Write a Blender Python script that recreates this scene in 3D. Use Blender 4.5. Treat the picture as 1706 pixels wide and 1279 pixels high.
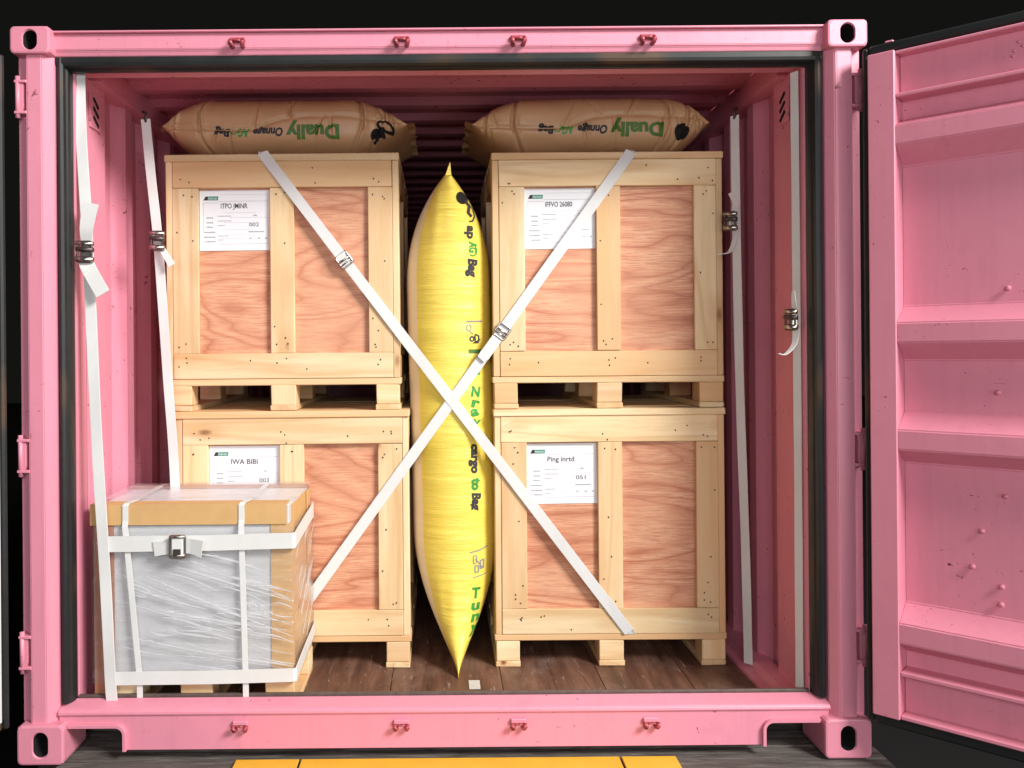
import bpy, bmesh, math, random
from mathutils import Vector, Matrix, noise
R = math.radians
random.seed(7)
for o in list(bpy.data.objects): bpy.data.objects.remove(o)
sc = bpy.context.scene
C = sc.collection

# ---------------------------------------------------------------- camera
cam = bpy.data.cameras.new("Camera"); camo = bpy.data.objects.new("Camera", cam); C.objects.link(camo)
cam.sensor_width = 36; cam.lens = 36 * 1400 / 1706
cam.shift_x = 118 / 1706; cam.shift_y = -56.5 / 1706
cam.clip_start = .05; cam.clip_end = 200
camo.matrix_world = Matrix.Translation((0, -2.8, 1.374)) @ Matrix.Rotation(R(90), 4, 'X') @ Matrix.Rotation(R(-.48), 4, 'Z')
sc.camera = camo
sc.render.resolution_x = 1024; sc.render.resolution_y = 768
# ---------------------------------------------------------------- world and lamps (dark hall, soft key lamp, added fills from the front)
w = bpy.data.worlds.new("World"); sc.world = w; w.use_nodes = True
w.node_tree.nodes['Background'].inputs[0].default_value = (.0065, .0066, .0058, 1)
w.node_tree.nodes['Background'].inputs[1].default_value = 1
def area(name, loc, target, sx, sy, power, col):
    l = bpy.data.lights.new(name, 'AREA'); l.shape = 'RECTANGLE'; l.size = sx; l.size_y = sy
    l.energy = power; l.color = col
    o = bpy.data.objects.new(name, l); C.objects.link(o); o.location = loc
    o.rotation_euler = (Vector(target) - Vector(loc)).to_track_quat('-Z', 'Y').to_euler()
    return o
area("key_lamp", (5.6, -4.9, 6.2), (-.7, .5, .5), 3.0, 2.4, 1480, (1, .975, .94))
area("low_fill", (2.8, -4.4, 1.1), (-1.2, .5, .45), 1.5, 1.0, 42, (1, .98, .96))  # added low fill with no real source, brightens the lower left and bags
area("front_fill", (-.1, -5.1, 2.1), (-.15, .5, .6), 2.8, 1.4, 118, (.97, .985, 1))  # added frontal fill with no real source, lifts side walls and gaps
vs = sc.view_settings
vs.view_transform = 'Standard'; vs.look = 'None'; vs.exposure = 0; vs.gamma = 1; vs.use_curve_mapping = False

# ---------------------------------------------------------------- materials
class NT:
    def __init__(s, name):
        s.m = bpy.data.materials.new(name); s.m.use_nodes = True
        s.t = s.m.node_tree; s.b = s.t.nodes['Principled BSDF']; s.out = s.t.nodes['Material Output']
    def n(s, typ, **kw):
        nd = s.t.nodes.new('ShaderNode' + typ)
        for k, v in kw.items():
            if k.startswith('i_'):
                key = k[2:]; key = int(key) if key.isdigit() else key.replace('_', ' ')
                s.set(nd.inputs[key], v)
            else: setattr(nd, k, v)
        return nd
    def set(s, sock, v):
        if isinstance(v, bpy.types.NodeSocket): s.t.links.new(v, sock)
        else: sock.default_value = v
    def math(s, op, a, b=None, c=None):
        nd = s.n('Math', operation=op); s.set(nd.inputs[0], a)
        if b is not None: s.set(nd.inputs[1], b)
        if c is not None: s.set(nd.inputs[2], c)
        return nd.outputs[0]
    def mix(s, f, a, b, mode='MIX'):
        nd = s.n('MixRGB', blend_type=mode); s.set(nd.inputs[0], f); s.set(nd.inputs[1], a); s.set(nd.inputs[2], b)
        return nd.outputs[0]
    def ramp(s, f, stops):
        nd = s.n('ValToRGB'); s.set(nd.inputs[0], f); e = nd.color_ramp.elements
        while len(e) < len(stops): e.new(.5)
        for el, (p, c) in zip(e, stops): el.position = p; el.color = c if len(c) == 4 else (*c, 1)
        return nd.outputs[0]
    def coords(s, scale=(1, 1, 1), rnd=0, which='Object'):
        tc = s.n('TexCoord').outputs[which]
        if rnd:
            oi = s.n('ObjectInfo').outputs['Random']
            cb = s.n('CombineXYZ'); 
            for i, k in enumerate((rnd, rnd * 1.7, rnd * .6)): s.set(cb.inputs[i], s.math('MULTIPLY', oi, k))
            v = s.n('VectorMath', operation='ADD'); s.set(v.inputs[0], tc); s.set(v.inputs[1], cb.outputs[0]); tc = v.outputs[0]
        mp = s.n('Mapping'); s.set(mp.inputs[0], tc); mp.inputs['Scale'].default_value = scale
        return mp.outputs[0]
    def noise(s, vec, scale, detail=4, rough=.5, dist=0):
        nd = s.n('TexNoise'); s.set(nd.inputs['Vector'], vec); nd.inputs['Scale'].default_value = scale
        nd.inputs['Detail'].default_value = detail; nd.inputs['Roughness'].default_value = rough; nd.inputs['Distortion'].default_value = dist
        return nd.outputs[0]
    def bump(s, h, strength=.2, dist=.01):
        nd = s.n('Bump'); s.set(nd.inputs['Height'], h); nd.inputs['Strength'].default_value = strength; nd.inputs['Distance'].default_value = dist
        s.t.links.new(nd.outputs[0], s.b.inputs['Normal'])
    def base(s, c, rough=.5, metal=0, spec=.5):
        s.set(s.b.inputs['Base Color'], c if not isinstance(c, tuple) else (*c, 1)); s.set(s.b.inputs['Roughness'], rough)
        s.b.inputs['Metallic'].default_value = metal; s.b.inputs['Specular IOR Level'].default_value = spec
        return s

def paint(name, col, dark, chips=.72, rough=.38):
    m = NT(name); v = m.coords((1, 1, 1), which='Object')
    n1 = m.noise(v, 3, 5, .6)
    c = m.mix(n1, tuple(x * .93 for x in col) + (1,), tuple(min(1, x * 1.05) for x in col) + (1,))
    # faint vertical grime streaks and small chips and scuffs down to primer
    st = m.noise(m.coords((14, 14, .8)), 3, 4, .6)
    c = m.mix(m.math('MULTIPLY', m.ramp(st, [(.52, (0, 0, 0)), (.75, (1, 1, 1))]), .18), c, tuple(x * .62 for x in col) + (1,))
    ch = m.ramp(m.noise(v, 46, 4, .65, .8), [(chips - .05, (0, 0, 0)), (chips - .03, (1, 1, 1))])
    sr = m.ramp(m.noise(m.coords((7, 7, 60)), 2.4, 4, .6, 1.2), [(chips - .02, (0, 0, 0)), (chips, (1, 1, 1))])
    ch = m.math('MAXIMUM', ch, m.math('MULTIPLY', sr, .7))
    area_ = m.ramp(m.noise(v, 4, 2), [(.48, (0, 0, 0)), (.56, (1, 1, 1))])
    dirt = m.ramp(m.noise(v, 6, 6, .7, .5), [(.54, (0, 0, 0)), (.78, (1, 1, 1))])
    c = m.mix(m.math('MULTIPLY', dirt, .22), c, tuple(x * .55 for x in col) + (1,))
    f = m.math('MULTIPLY', ch, area_)
    c = m.mix(f, c, (*dark, 1))
    m.base(c, m.math('MULTIPLY_ADD', n1, .2, rough - .1))
    h = m.math('ADD', m.math('MULTIPLY', m.noise(v, 14, 4), .6), m.math('MULTIPLY', m.noise(v, 160, 2), .12))
    m.bump(h, .12, .01)
    return m.m
PINK = paint('pink_paint', (.70, .25, .335), (.16, .03, .035))
PINK_IN = paint('pink_wall_paint', (.76, .275, .37), (.15, .03, .04), .70, .42)
GREY_P = paint('grey_paint', (.6, .62, .62), (.1, .1, .1))
LUGM = paint('lug_paint', (.42, .07, .09), (.05, .015, .015), .6)

def pine(axis):
    m = NT('pine_' + axis)
    sc_ = {'x': (.9, 11, 11), 'y': (11, .9, 11), 'z': (11, 11, .9)}[axis]
    ks = {'x': (3.4, 8, 8), 'y': (8, 3.4, 8), 'z': (8, 8, 3.4)}[axis]
    v = m.coords(sc_, 23)
    broad = m.noise(v, 1.2, 3, .5, .3); fine = m.noise(v, 9, 6, .65, .2)
    ring = m.math('PINGPONG', m.math('MULTIPLY', m.noise(v, .55, 2, .4, .2), 11), 1)
    c = m.ramp(broad, [(.3, (.84, .675, .435)), (.5, (.79, .59, .345)), (.72, (.71, .475, .245))])
    c = m.mix(m.math('MULTIPLY', m.ramp(ring, [(.6, (0, 0, 0)), (.95, (1, 1, 1))]), .4), c, (.57, .32, .13, 1))
    c = m.mix(m.math('MULTIPLY', m.ramp(fine, [(.5, (0, 0, 0)), (.75, (1, 1, 1))]), .28), c, (.48, .27, .12, 1))
    # knots
    vo = m.n('TexVoronoi', feature='F1'); m.set(vo.inputs['Vector'], m.coords(ks, 31)); vo.inputs['Scale'].default_value = 1.0
    kd = m.math('ADD', vo.outputs['Distance'], m.math('MULTIPLY', m.math('SUBTRACT', fine, .5), .06))
    sel = m.math('GREATER_THAN', m.n('SeparateColor', i_0=vo.outputs['Color']).outputs[0], .58)
    kn = m.math('MULTIPLY', m.ramp(kd, [(.05, (1, 1, 1)), (.13, (0, 0, 0))]), sel)
    halo = m.math('MULTIPLY', m.math('MULTIPLY', m.ramp(kd, [(.08, (1, 1, 1)), (.36, (0, 0, 0))]), sel), .45)
    c = m.mix(halo, c, (.55, .26, .09, 1)); c = m.mix(kn, c, (.17, .06, .02, 1))
    oi = m.n('ObjectInfo').outputs['Random']
    c = m.mix(m.math('MULTIPLY', m.ramp(m.math('FRACT', m.math('MULTIPLY', oi, 7.3)), [(.3, (0, 0, 0)), (1, (1, 1, 1))]), .62), c, (.68, .37, .165, 1))
    hs = m.n('HueSaturation'); m.set(hs.inputs['Value'], m.math('MULTIPLY_ADD', m.math('FRACT', m.math('MULTIPLY', oi, 13.7)), .2, .88)); m.set(hs.inputs['Color'], c)
    m.base(hs.outputs[0], .62, 0, .3); m.bump(m.math('ADD', fine, m.math('MULTIPLY', broad, .5)), .18, .004)
    return m.m
PX, PY, PZ = pine('x'), pine('y'), pine('z')

def plywood():
    m = NT('red_plywood'); v = m.coords((.75, 1, 3.4), 41)
    n1 = m.noise(v, 1.25, 2, .45, .5)
    ring = m.math('PINGPONG', m.math('MULTIPLY', m.math('ADD', n1, m.math('MULTIPLY', m.noise(m.coords((3, 3, 40), 41), 2, 3), .03)), 24), 1)
    fine = m.noise(m.coords((2.2, 2, 46), 41), 5, 5, .65, .4); pores = m.noise(m.coords((9, 9, 190), 41), 3, 3, .6)
    c = m.ramp(ring, [(0, (.73, .40, .245)), (.5, (.67, .335, .20)), (.84, (.57, .245, .14)), (1, (.41, .15, .08))])
    c = m.mix(m.math('MULTIPLY', m.ramp(fine, [(.44, (0, 0, 0)), (.60, (1, 1, 1))]), .70), c, (.44, .16, .09, 1))
    c = m.mix(m.math('MULTIPLY', m.ramp(pores, [(.58, (0, 0, 0)), (.72, (1, 1, 1))]), .38), c, (.34, .12, .07, 1))
    big = m.noise(m.coords((1, 1, 1), 19), 2.2, 2)
    c = m.mix(m.math('MULTIPLY', m.ramp(big, [(.4, (0, 0, 0)), (.7, (1, 1, 1))]), .5), c, (.70, .36, .22, 1))
    m.base(c, .55, 0, .35); m.bump(fine, .12, .003)
    return m.m
PLY = plywood()

def floor_mat():
    m = NT('floor_plywood'); v = m.coords((9, .9, 9), 17)
    a = m.noise(v, 2, 6, .65, .6); b = m.noise(m.coords((2, 1.2, 2), 5), 2.5, 6, .7)
    c = m.ramp(a, [(.3, (.062, .028, .019)), (.55, (.145, .070, .046)), (.8, (.27, .145, .098))])
    c = m.mix(m.math('MULTIPLY', m.ramp(b, [(.52, (0, 0, 0)), (.7, (1, 1, 1))]), .45), c, (.27, .19, .15, 1))
    sc1 = m.ramp(m.noise(m.coords((30, 3.5, 9), 9), 2.2, 4, .6, 1.0), [(.64, (0, 0, 0)), (.70, (1, 1, 1))])
    c = m.mix(m.math('MULTIPLY', sc1, .8), c, (.40, .30, .25, 1))
    m.base(c, m.math('MULTIPLY_ADD', a, .3, .35), 0, .4); m.bump(a, .25, .004); return m.m
FLOORM = floor_mat()

def simple(name, col, rough, metal=0, nscale=30, var=.12, bump=.1, spec=.5, rnd=0, bd=.003):
    m = NT(name); v = m.coords((1, 1, 1), rnd)
    n = m.noise(v, nscale, 4, .6)
    c = m.mix(n, tuple(x * (1 - var) for x in col) + (1,), tuple(min(1, x * (1 + var)) for x in col) + (1,))
    m.base(c, rough, metal, spec); m.bump(n, bump, bd); return m.m
def rubber():
    m = NT('black_rubber'); v = m.coords((1, 1, 1))
    n = m.noise(v, 14, 4); c = m.mix(n, (.010, .011, .012, 1), (.020, .022, .022, 1))
    r = m.ramp(m.noise(m.coords((1.1, 4, 1.1)), 2.1, 3, .5), [(.56, (0, 0, 0)), (.68, (1, 1, 1))])
    c = m.mix(m.math('MULTIPLY', r, .75), c, (.085, .045, .022, 1))
    m.base(c, .4, 0, .4); m.bump(n, .1, .004); return m.m
RUBBER = rubber()
STEELLIP = simple('worn_steel', (.13, .095, .085), .5, .4, 40, .5, .2)
METAL = simple('zinc_steel', (.48, .45, .42), .32, 1, 60, .2, .15)
DKMETAL = simple('dark_steel', (.10, .075, .07), .45, .7, 60, .4, .2)
PAPER = simple('label_paper', (.80, .81, .84), .75, 0, 8, .02, .03)
INK = simple('ink', (.03, .03, .035), .8, 0, 300, .5, 0)
INKG = simple('grey_ink', (.22, .22, .24), .8, 0, 300, .3, 0)
INKL = simple('light_ink', (.46, .46, .49), .8, 0, 300, .2, 0)
GREENL = simple('green_logo_ink', (.02, .24, .16), .7, 0, 200, .4, 0)
GREEN = simple('green_ink', (.055, .15, .018), .6, 0, 80, .5, 0)
GREENY = simple('bright_green_ink', (.035, .27, .045), .5, 0, 80, .4, 0)
CARD = simple('cardboard', (.60, .365, .155), .7, 0, 18, .12, .12, .3, 9)
CARDR = simple('red_brown_cardboard', (.42, .175, .095), .7, 0, 14, .2, .12, .3)
GREYB = simple('grey_board', (.57, .57, .575), .5, 0, 4, .06, .05)
GREYT = simple('pale_foam_sheet', (.74, .74, .75), .4, 0, 5, .12, .3, .5, 0, .01)
NAIL = simple('nail_steel', (.035, .025, .02), .6, .3, 50, .4, 0)
BLACK_SHADE = simple('black_and_hole_shade', (.006, .004, .004), .9)  # near-black for slots and valves; also paints the shade inside casting holes
GROUND = simple('dark_ground', (.0035, .0035, .0035), .85, 0, 3, .5, .2)
YELLOWP = simple('yellow_paint', (.72, .40, .03), .45, 0, 9, .16, .15)

def strap_mat():
    m = NT('white_webbing'); v = m.coords()
    n = m.noise(v, 9, 3); wv = m.noise(m.coords((90, 90, 500)), 3, 2)
    c = m.mix(n, (.62, .62, .61, 1), (.73, .73, .715, 1))
    d = m.ramp(m.noise(v, 26, 4, .7), [(.62, (0, 0, 0)), (.8, (1, 1, 1))])
    c = m.mix(m.math('MULTIPLY', d, .22), c, (.5, .46, .42, 1))
    m.base(c, .6, 0, .3); m.bump(wv, .25, .002); return m.m
STRAP = strap_mat()

def deck_mat():
    m = NT('weathered_timber'); v = m.coords((1.2, 12, 12), 13)
    a = m.noise(v, 4, 7, .7, .8)
    c = m.ramp(a, [(.3, (.03, .025, .022)), (.55, (.12, .105, .095)), (.8, (.27, .25, .23))])
    m.base(c, .8, 0, .3); m.bump(a, .6, .01); return m.m
DECK = deck_mat()

def yellow_bag():
    m = NT('yellow_woven_film'); v = m.coords()
    n = m.noise(v, 5, 3)
    c = m.mix(n, (.82, .62, .085, 1), (.86, .69, .13, 1))
    wr = m.noise(m.coords((7, 7, 95)), 1.6, 5, .6, .5); wr2 = m.noise(m.coords((3, 3, 24)), 1.5, 3, .5, .8)
    weave = m.n('TexChecker'); m.set(weave.inputs['Vector'], m.coords((1, 1, 1))); weave.inputs['Scale'].default_value = 420
    c = m.mix(m.math('MULTIPLY', m.ramp(wr, [(.5, (0, 0, 0)), (.72, (1, 1, 1))]), .16), c, (.74, .53, .06, 1))
    m.base(c, .27, 0, .55)
    m.bump(m.math('ADD', m.math('ADD', wr, wr2), m.math('MULTIPLY', weave.outputs['Fac'], .04)), .30, .009)
    return m.m
YBAG = yellow_bag()
BEIGE = simple('cream_bag_side', (.80, .70, .53), .45, 0, 6, .08, .3, .5, 0, .01)
def kraft():
    m = NT('brown_kraft_paper'); v = m.coords()
    n = m.noise(v, 4, 4, .6); f = m.noise(v, 120, 3, .6)
    c = m.mix(n, (.46, .27, .135, 1), (.57, .355, .19, 1))
    c = m.mix(m.math('MULTIPLY', f, .15), c, (.3, .15, .07, 1))
    wr = m.noise(m.coords((1, 1, .45)), 9, 4, .55, 1.1)
    m.base(c, .45, 0, .45); m.bump(m.math('ADD', wr, m.math('MULTIPLY', f, .1)), .3, .012); return m.m
KRAFT = kraft()

def film(name, alpha, streak, rough=.12, refl=1.0):
    m = NT(name)
    tr = m.n('BsdfTransparent'); tr.inputs[0].default_value = (.97, .97, .98, 1)
    gl = m.n('BsdfGlossy'); gl.inputs['Roughness'].default_value = rough; gl.inputs[0].default_value = (1, 1, 1, 1)
    df = m.n('BsdfDiffuse'); df.inputs[0].default_value = (.85, .86, .88, 1)
    v = m.n('Mapping'); m.set(v.inputs[0], m.n('TexCoord').outputs['Object']); v.inputs['Rotation'].default_value = (0, R(-21), 0); v.inputs['Scale'].default_value = (1.6, 3, 30)
    n = m.noise(v.outputs[0], 2.2, 5, .6, .7)
    bp = m.n('Bump'); m.set(bp.inputs['Height'], n); bp.inputs['Strength'].default_value = .5; bp.inputs['Distance'].default_value = .012
    tl = m.n('BsdfTranslucent'); tl.inputs[0].default_value = (.9, .91, .93, 1)
    dm = m.n('MixShader'); dm.inputs[0].default_value = .5; m.t.links.new(df.outputs[0], dm.inputs[1]); m.t.links.new(tl.outputs[0], dm.inputs[2])
    for b in (gl, df): m.t.links.new(bp.outputs[0], b.inputs['Normal'])
    fr = m.n('LayerWeight'); fr.inputs[0].default_value = .5; m.t.links.new(bp.outputs[0], fr.inputs['Normal'])
    frf = m.math('MULTIPLY_ADD', m.math('POWER', fr.outputs['Facing'], 4), .7, .05)
    m1 = m.n('MixShader'); m.set(m1.inputs[0], m.math('MULTIPLY_ADD', m.ramp(n, [(.48, (0, 0, 0)), (.74, (1, 1, 1))]), streak, alpha)); m.t.links.new(tr.outputs[0], m1.inputs[1]); m.t.links.new(dm.outputs[0], m1.inputs[2])  # streak noise adds white diffuse lines, the film's highlights painted in
    m2 = m.n('MixShader'); m.set(m2.inputs[0], m.math('MULTIPLY', frf, refl)); m.t.links.new(m1.outputs[0], m2.inputs[1]); m.t.links.new(gl.outputs[0], m2.inputs[2])
    m.t.links.new(m2.outputs[0], m.out.inputs[0])
    return m.m
FILM = film('stretch_film', .08, .14)
FILMT = film('top_stretch_film', .30, .40, .30, .45)
CREASE_LIGHT = film('film_crease', .85, .1)  # whitish film for the highlights painted along its creases

# ---------------------------------------------------------------- helpers
def link(o, parent=None):
    C.objects.link(o)
    if parent is not None: o.parent = parent
    return o
def mesh(name, V, F, mat, parent=None, loc=(0, 0, 0), smooth=False):
    me = bpy.data.meshes.new(name); me.from_pydata([tuple(v) for v in V], [], F); me.validate(); me.update()
    bm = bmesh.new(); bm.from_mesh(me); bmesh.ops.recalc_face_normals(bm, faces=bm.faces[:]); bm.to_mesh(me); bm.free()
    for m in (mat if isinstance(mat, (list, tuple)) else [mat]): me.materials.append(m)
    if smooth: me.polygons.foreach_set('use_smooth', [True] * len(me.polygons))
    o = bpy.data.objects.new(name, me); o.location = loc
    return link(o, parent)
def thing(name, label, cat, loc=(0, 0, 0), group=None, rot=(0, 0, 0)):
    o = bpy.data.objects.new(name, None); o.empty_display_size = .1; o.location = loc; o.rotation_euler = rot
    tag(o, label, cat, group); return link(o)
def tag(o, label, cat, group=None):
    o['label'] = label; o['category'] = cat
    if group: o['group'] = group
    return o
def box(name, x0, x1, y0, y1, z0, z1, mat, parent=None, bev=.003, jit=0, rot=(0, 0, 0)):
    bm = bmesh.new(); bmesh.ops.create_cube(bm, size=1)
    sx, sy, sz = x1 - x0, y1 - y0, z1 - z0
    for v in bm.verts: v.co = Vector((v.co.x * sx, v.co.y * sy, v.co.z * sz))
    if jit:
        for v in bm.verts: v.co += Vector((random.uniform(-jit, jit), random.uniform(-jit * .5, 0), random.uniform(-jit, jit)))
    if bev: bmesh.ops.bevel(bm, geom=bm.edges[:], offset=min(bev, min(sx, sy, sz) * .3), segments=1, affect='EDGES')
    me = bpy.data.meshes.new(name); bm.to_mesh(me); bm.free(); me.materials.append(mat)
    o = bpy.data.objects.new(name, me); o.location = ((x0 + x1) / 2, (y0 + y1) / 2, (z0 + z1) / 2); o.rotation_euler = rot
    return link(o, parent)
def prism(name, poly, axis, a, b, mat, parent=None, bev=0, smooth=False):
    """poly = 2D outline in the two other axes (order x,y,z without axis), extruded from a to b."""
    def P(p, t):
        return {'x': (t, p[0], p[1]), 'y': (p[0], t, p[1]), 'z': (p[0], p[1], t)}[axis]
    n = len(poly)
    cs = [sum(p[i] for p in poly) / n for i in (0, 1)]
    ctr = Vector(P(cs, (a + b) / 2))
    V = [Vector(P(p, a)) - ctr for p in poly] + [Vector(P(p, b)) - ctr for p in poly]
    F = [tuple(range(n))[::-1], tuple(range(n, 2 * n))] + [(i, (i + 1) % n, n + (i + 1) % n, n + i) for i in range(n)]
    o = mesh(name, V, F, mat, parent, ctr)
    if bev:
        bm = bmesh.new(); bm.from_mesh(o.data)
        es = [e for e in bm.edges if len(e.link_faces) == 2 and e.calc_face_angle() > .3]
        bmesh.ops.bevel(bm, geom=es, offset=bev, segments=2, affect='EDGES', clamp_overlap=True)
        bm.to_mesh(o.data); bm.free()
    return o
def tube_data(path, r, n=8, closed=False):
    path = [Vector(p) for p in path]; V, F = [], []; m = len(path)
    up = Vector((0, 0, 1))
    for i, p in enumerate(path):
        a = path[(i - 1) % m] if (closed or i > 0) else p
        b = path[(i + 1) % m] if (closed or i < m - 1) else p
        t = (b - a).normalized(); s = t.cross(up)
        if s.length < .05: s = t.cross(Vector((0, 1, 0)))
        s.normalize(); q = s.cross(t)
        rr = r[i] if isinstance(r, (list, tuple)) else r
        V += [p + (s * math.cos(2 * math.pi * k / n) + q * math.sin(2 * math.pi * k / n)) * rr for k in range(n)]
    for i in range(m if closed else m - 1):
        j = (i + 1) % m
        F += [(i * n + k, i * n + (k + 1) % n, j * n + (k + 1) % n, j * n + k) for k in range(n)]
    if not closed: F += [tuple(range(n))[::-1], tuple(range((m - 1) * n, m * n))]
    return V, F
def tube(name, path, r, mat, parent=None, n=8, closed=False):
    V, F = tube_data(path, r, n, closed); return mesh(name, V, F, mat, parent, smooth=True)
def joined(name, parts, mat, parent=None, smooth=False):
    V, F = [], []
    for v, f in parts:
        k = len(V); V += list(v); F += [tuple(i + k for i in q) for q in f]
    return mesh(name, V, F, mat, parent, smooth=smooth)
def boxdata(x0, x1, y0, y1, z0, z1):
    V = [Vector((x, y, z)) for x in (x0, x1) for y in (y0, y1) for z in (z0, z1)]
    return V, [(0, 1, 3, 2), (4, 6, 7, 5), (0, 4, 5, 1), (2, 3, 7, 6), (0, 2, 6, 4), (1, 5, 7, 3)]
def spline(pts, n=8):
    """Catmull-Rom through the points."""
    pts = [Vector(p) for p in pts]; out = []
    for i in range(len(pts) - 1):
        p0 = pts[max(i - 1, 0)]; p1 = pts[i]; p2 = pts[i + 1]; p3 = pts[min(i + 2, len(pts) - 1)]
        for k in range(n):
            t = k / n
            out.append(.5 * ((2 * p1) + (p2 - p0) * t + (2 * p0 - 5 * p1 + 4 * p2 - p3) * t * t + (3 * p1 - p0 - 3 * p2 + p3) * t ** 3))
    out.append(pts[-1]); return out
def ribbon_data(path, width, wdir, th=.0022, wob=0):
    """flat webbing: wdir is a vector or list of vectors across the width"""
    path = [Vector(p) for p in path]; V, F = [], []; m = len(path)
    for i, p in enumerate(path):
        t = (path[min(i + 1, m - 1)] - path[max(i - 1, 0)]).normalized()
        wv = Vector(wdir[i] if isinstance(wdir, list) else wdir)
        wv = (wv - t * wv.dot(t)).normalized(); nn = t.cross(wv)
        ww = (width[i] if isinstance(width, list) else width) / 2
        if wob:
            wv = (wv + nn * wob * math.sin(i * .9 + p.x * 7)).normalized(); nn = t.cross(wv)
        for a, b in ((-1, -1), (-.92, -1.25), (.92, -1.25), (1, -1), (1, 1), (-1, 1)): V.append(p + wv * ww * a + nn * th * .5 * b)
    k = 6
    for i in range(m - 1):
        F += [(i * k + j, i * k + (j + 1) % k, (i + 1) * k + (j + 1) % k, (i + 1) * k + j) for j in range(k)]
    F += [tuple(range(k))[::-1], tuple(range((m - 1) * k, m * k))]
    return V, F
def ribbon(name, path, width, wdir, mat=None, parent=None, th=.0022, wob=0):
    V, F = ribbon_data(path, width, wdir, th, wob); return mesh(name, V, F, mat or STRAP, parent)
def text2d(s, size, bold=0, sub=0, shear=0, spacing=1.0):
    cu = bpy.data.curves.new('t', 'FONT'); cu.body = s; cu.size = size; cu.offset = bold; cu.shear = shear
    cu.space_character = spacing; cu.resolution_u = 3; cu.fill_mode = 'FRONT'
    o = bpy.data.objects.new('t', cu); C.objects.link(o); bpy.context.view_layer.update()
    me = bpy.data.meshes.new_from_object(o.evaluated_get(bpy.context.evaluated_depsgraph_get()))
    if sub:
        bm = bmesh.new(); bm.from_mesh(me); bmesh.ops.triangulate(bm, faces=bm.faces[:])
        for _ in range(8):
            es = [e for e in bm.edges if e.calc_length() > sub]
            if not es: break
            bmesh.ops.subdivide_edges(bm, edges=es, cuts=1); bmesh.ops.triangulate(bm, faces=bm.faces[:])
        bm.to_mesh(me); bm.free()
    V = [tuple(v.co[:2]) for v in me.vertices]; F = [tuple(p.vertices) for p in me.polygons]
    bpy.data.objects.remove(o); bpy.data.curves.remove(cu); bpy.data.meshes.remove(me)
    return V, F
def disc2d(cx, cy, r, rings=5, n=28):
    V = [(cx, cy)]; F = []
    for i in range(1, rings + 1):
        V += [(cx + r * i / rings * math.cos(2 * math.pi * k / n), cy + r * i / rings * math.sin(2 * math.pi * k / n)) for k in range(n)]
    F += [(0, 1 + k, 1 + (k + 1) % n) for k in range(n)]
    for i in range(rings - 1):
        a, b = 1 + i * n, 1 + (i + 1) * n
        F += [(a + k, b + k, b + (k + 1) % n, a + (k + 1) % n) for k in range(n)]
    return V, F
def line2d(pts, wd, step=.004):
    """thick polyline strip"""
    P = []
    for (ax, ay), (bx, by) in zip(pts, pts[1:]):
        n = max(1, int(math.hypot(bx - ax, by - ay) / step)); P += [(ax + (bx - ax) * i / n, ay + (by - ay) * i / n) for i in range(n)]
    P.append(pts[-1]); V, F = [], []
    for i, p in enumerate(P):
        a, b = P[max(i - 1, 0)], P[min(i + 1, len(P) - 1)]; dx, dy = b[0] - a[0], b[1] - a[1]; L = math.hypot(dx, dy) or 1
        for s in (-1, -.33, .33, 1): V.append((p[0] - dy / L * wd / 2 * s, p[1] + dx / L * wd / 2 * s))
    for i in range(len(P) - 1):
        for j in range(3): F.append((i * 4 + j, i * 4 + j + 1, i * 4 + j + 5, i * 4 + j + 4))
    return V, F
def merge2d(parts):
    V, F = [], []
    for v, f in parts:
        k = len(V); V += list(v); F += [tuple(i + k for i in q) for q in f]
    return V, F
def width2d(V): return max(v[0] for v in V) - min(v[0] for v in V)

# ---------------------------------------------------------------- ground and trailer deck
g = mesh('ground', [(-40, -40, -1.15), (40, -40, -1.15), (40, 40, -1.15), (-40, 40, -1.15)], [(0, 1, 2, 3)], GROUND)
g['kind'] = 'structure'
deck = box('deck', -1.40, 1.40, -.36, 6.2, -.20, -.046, DECK, None, .004); deck['kind'] = 'structure'
yy = -.40; i = 0
while yy < 1.2:
    b = .17
    hx = 1.485 if yy > -.2 else 1.46
    p = box('plank', -1.30 - random.uniform(0, .02), hx + random.uniform(-.012, .012), yy, yy + b - .006, -.045, -.006 - random.uniform(0, .003), DECK, None, .006)
    p.parent = deck; p.location = Vector(p.location) - Vector(deck.location)
    yy += b
ydk = thing('yellow_deck_plate', 'yellow painted steel plates along the deck edge under the pink sill', 'plate', (0, 0, 0))
for x0, x1 in ((-.70, -.488), (-.480, .585), (.593, .775)):
    box('steel_plate', x0, x1, -.34, .02, -.002, .006, YELLOWP, ydk, .002)

# ---------------------------------------------------------------- shipping container
FZ = .112; CEIL = 2.445; WX = 1.262; LEN = 5.9
con = thing('shipping_container', 'open pink steel shipping container loaded with wooden crates', 'container', (0, 0, 0))

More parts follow.
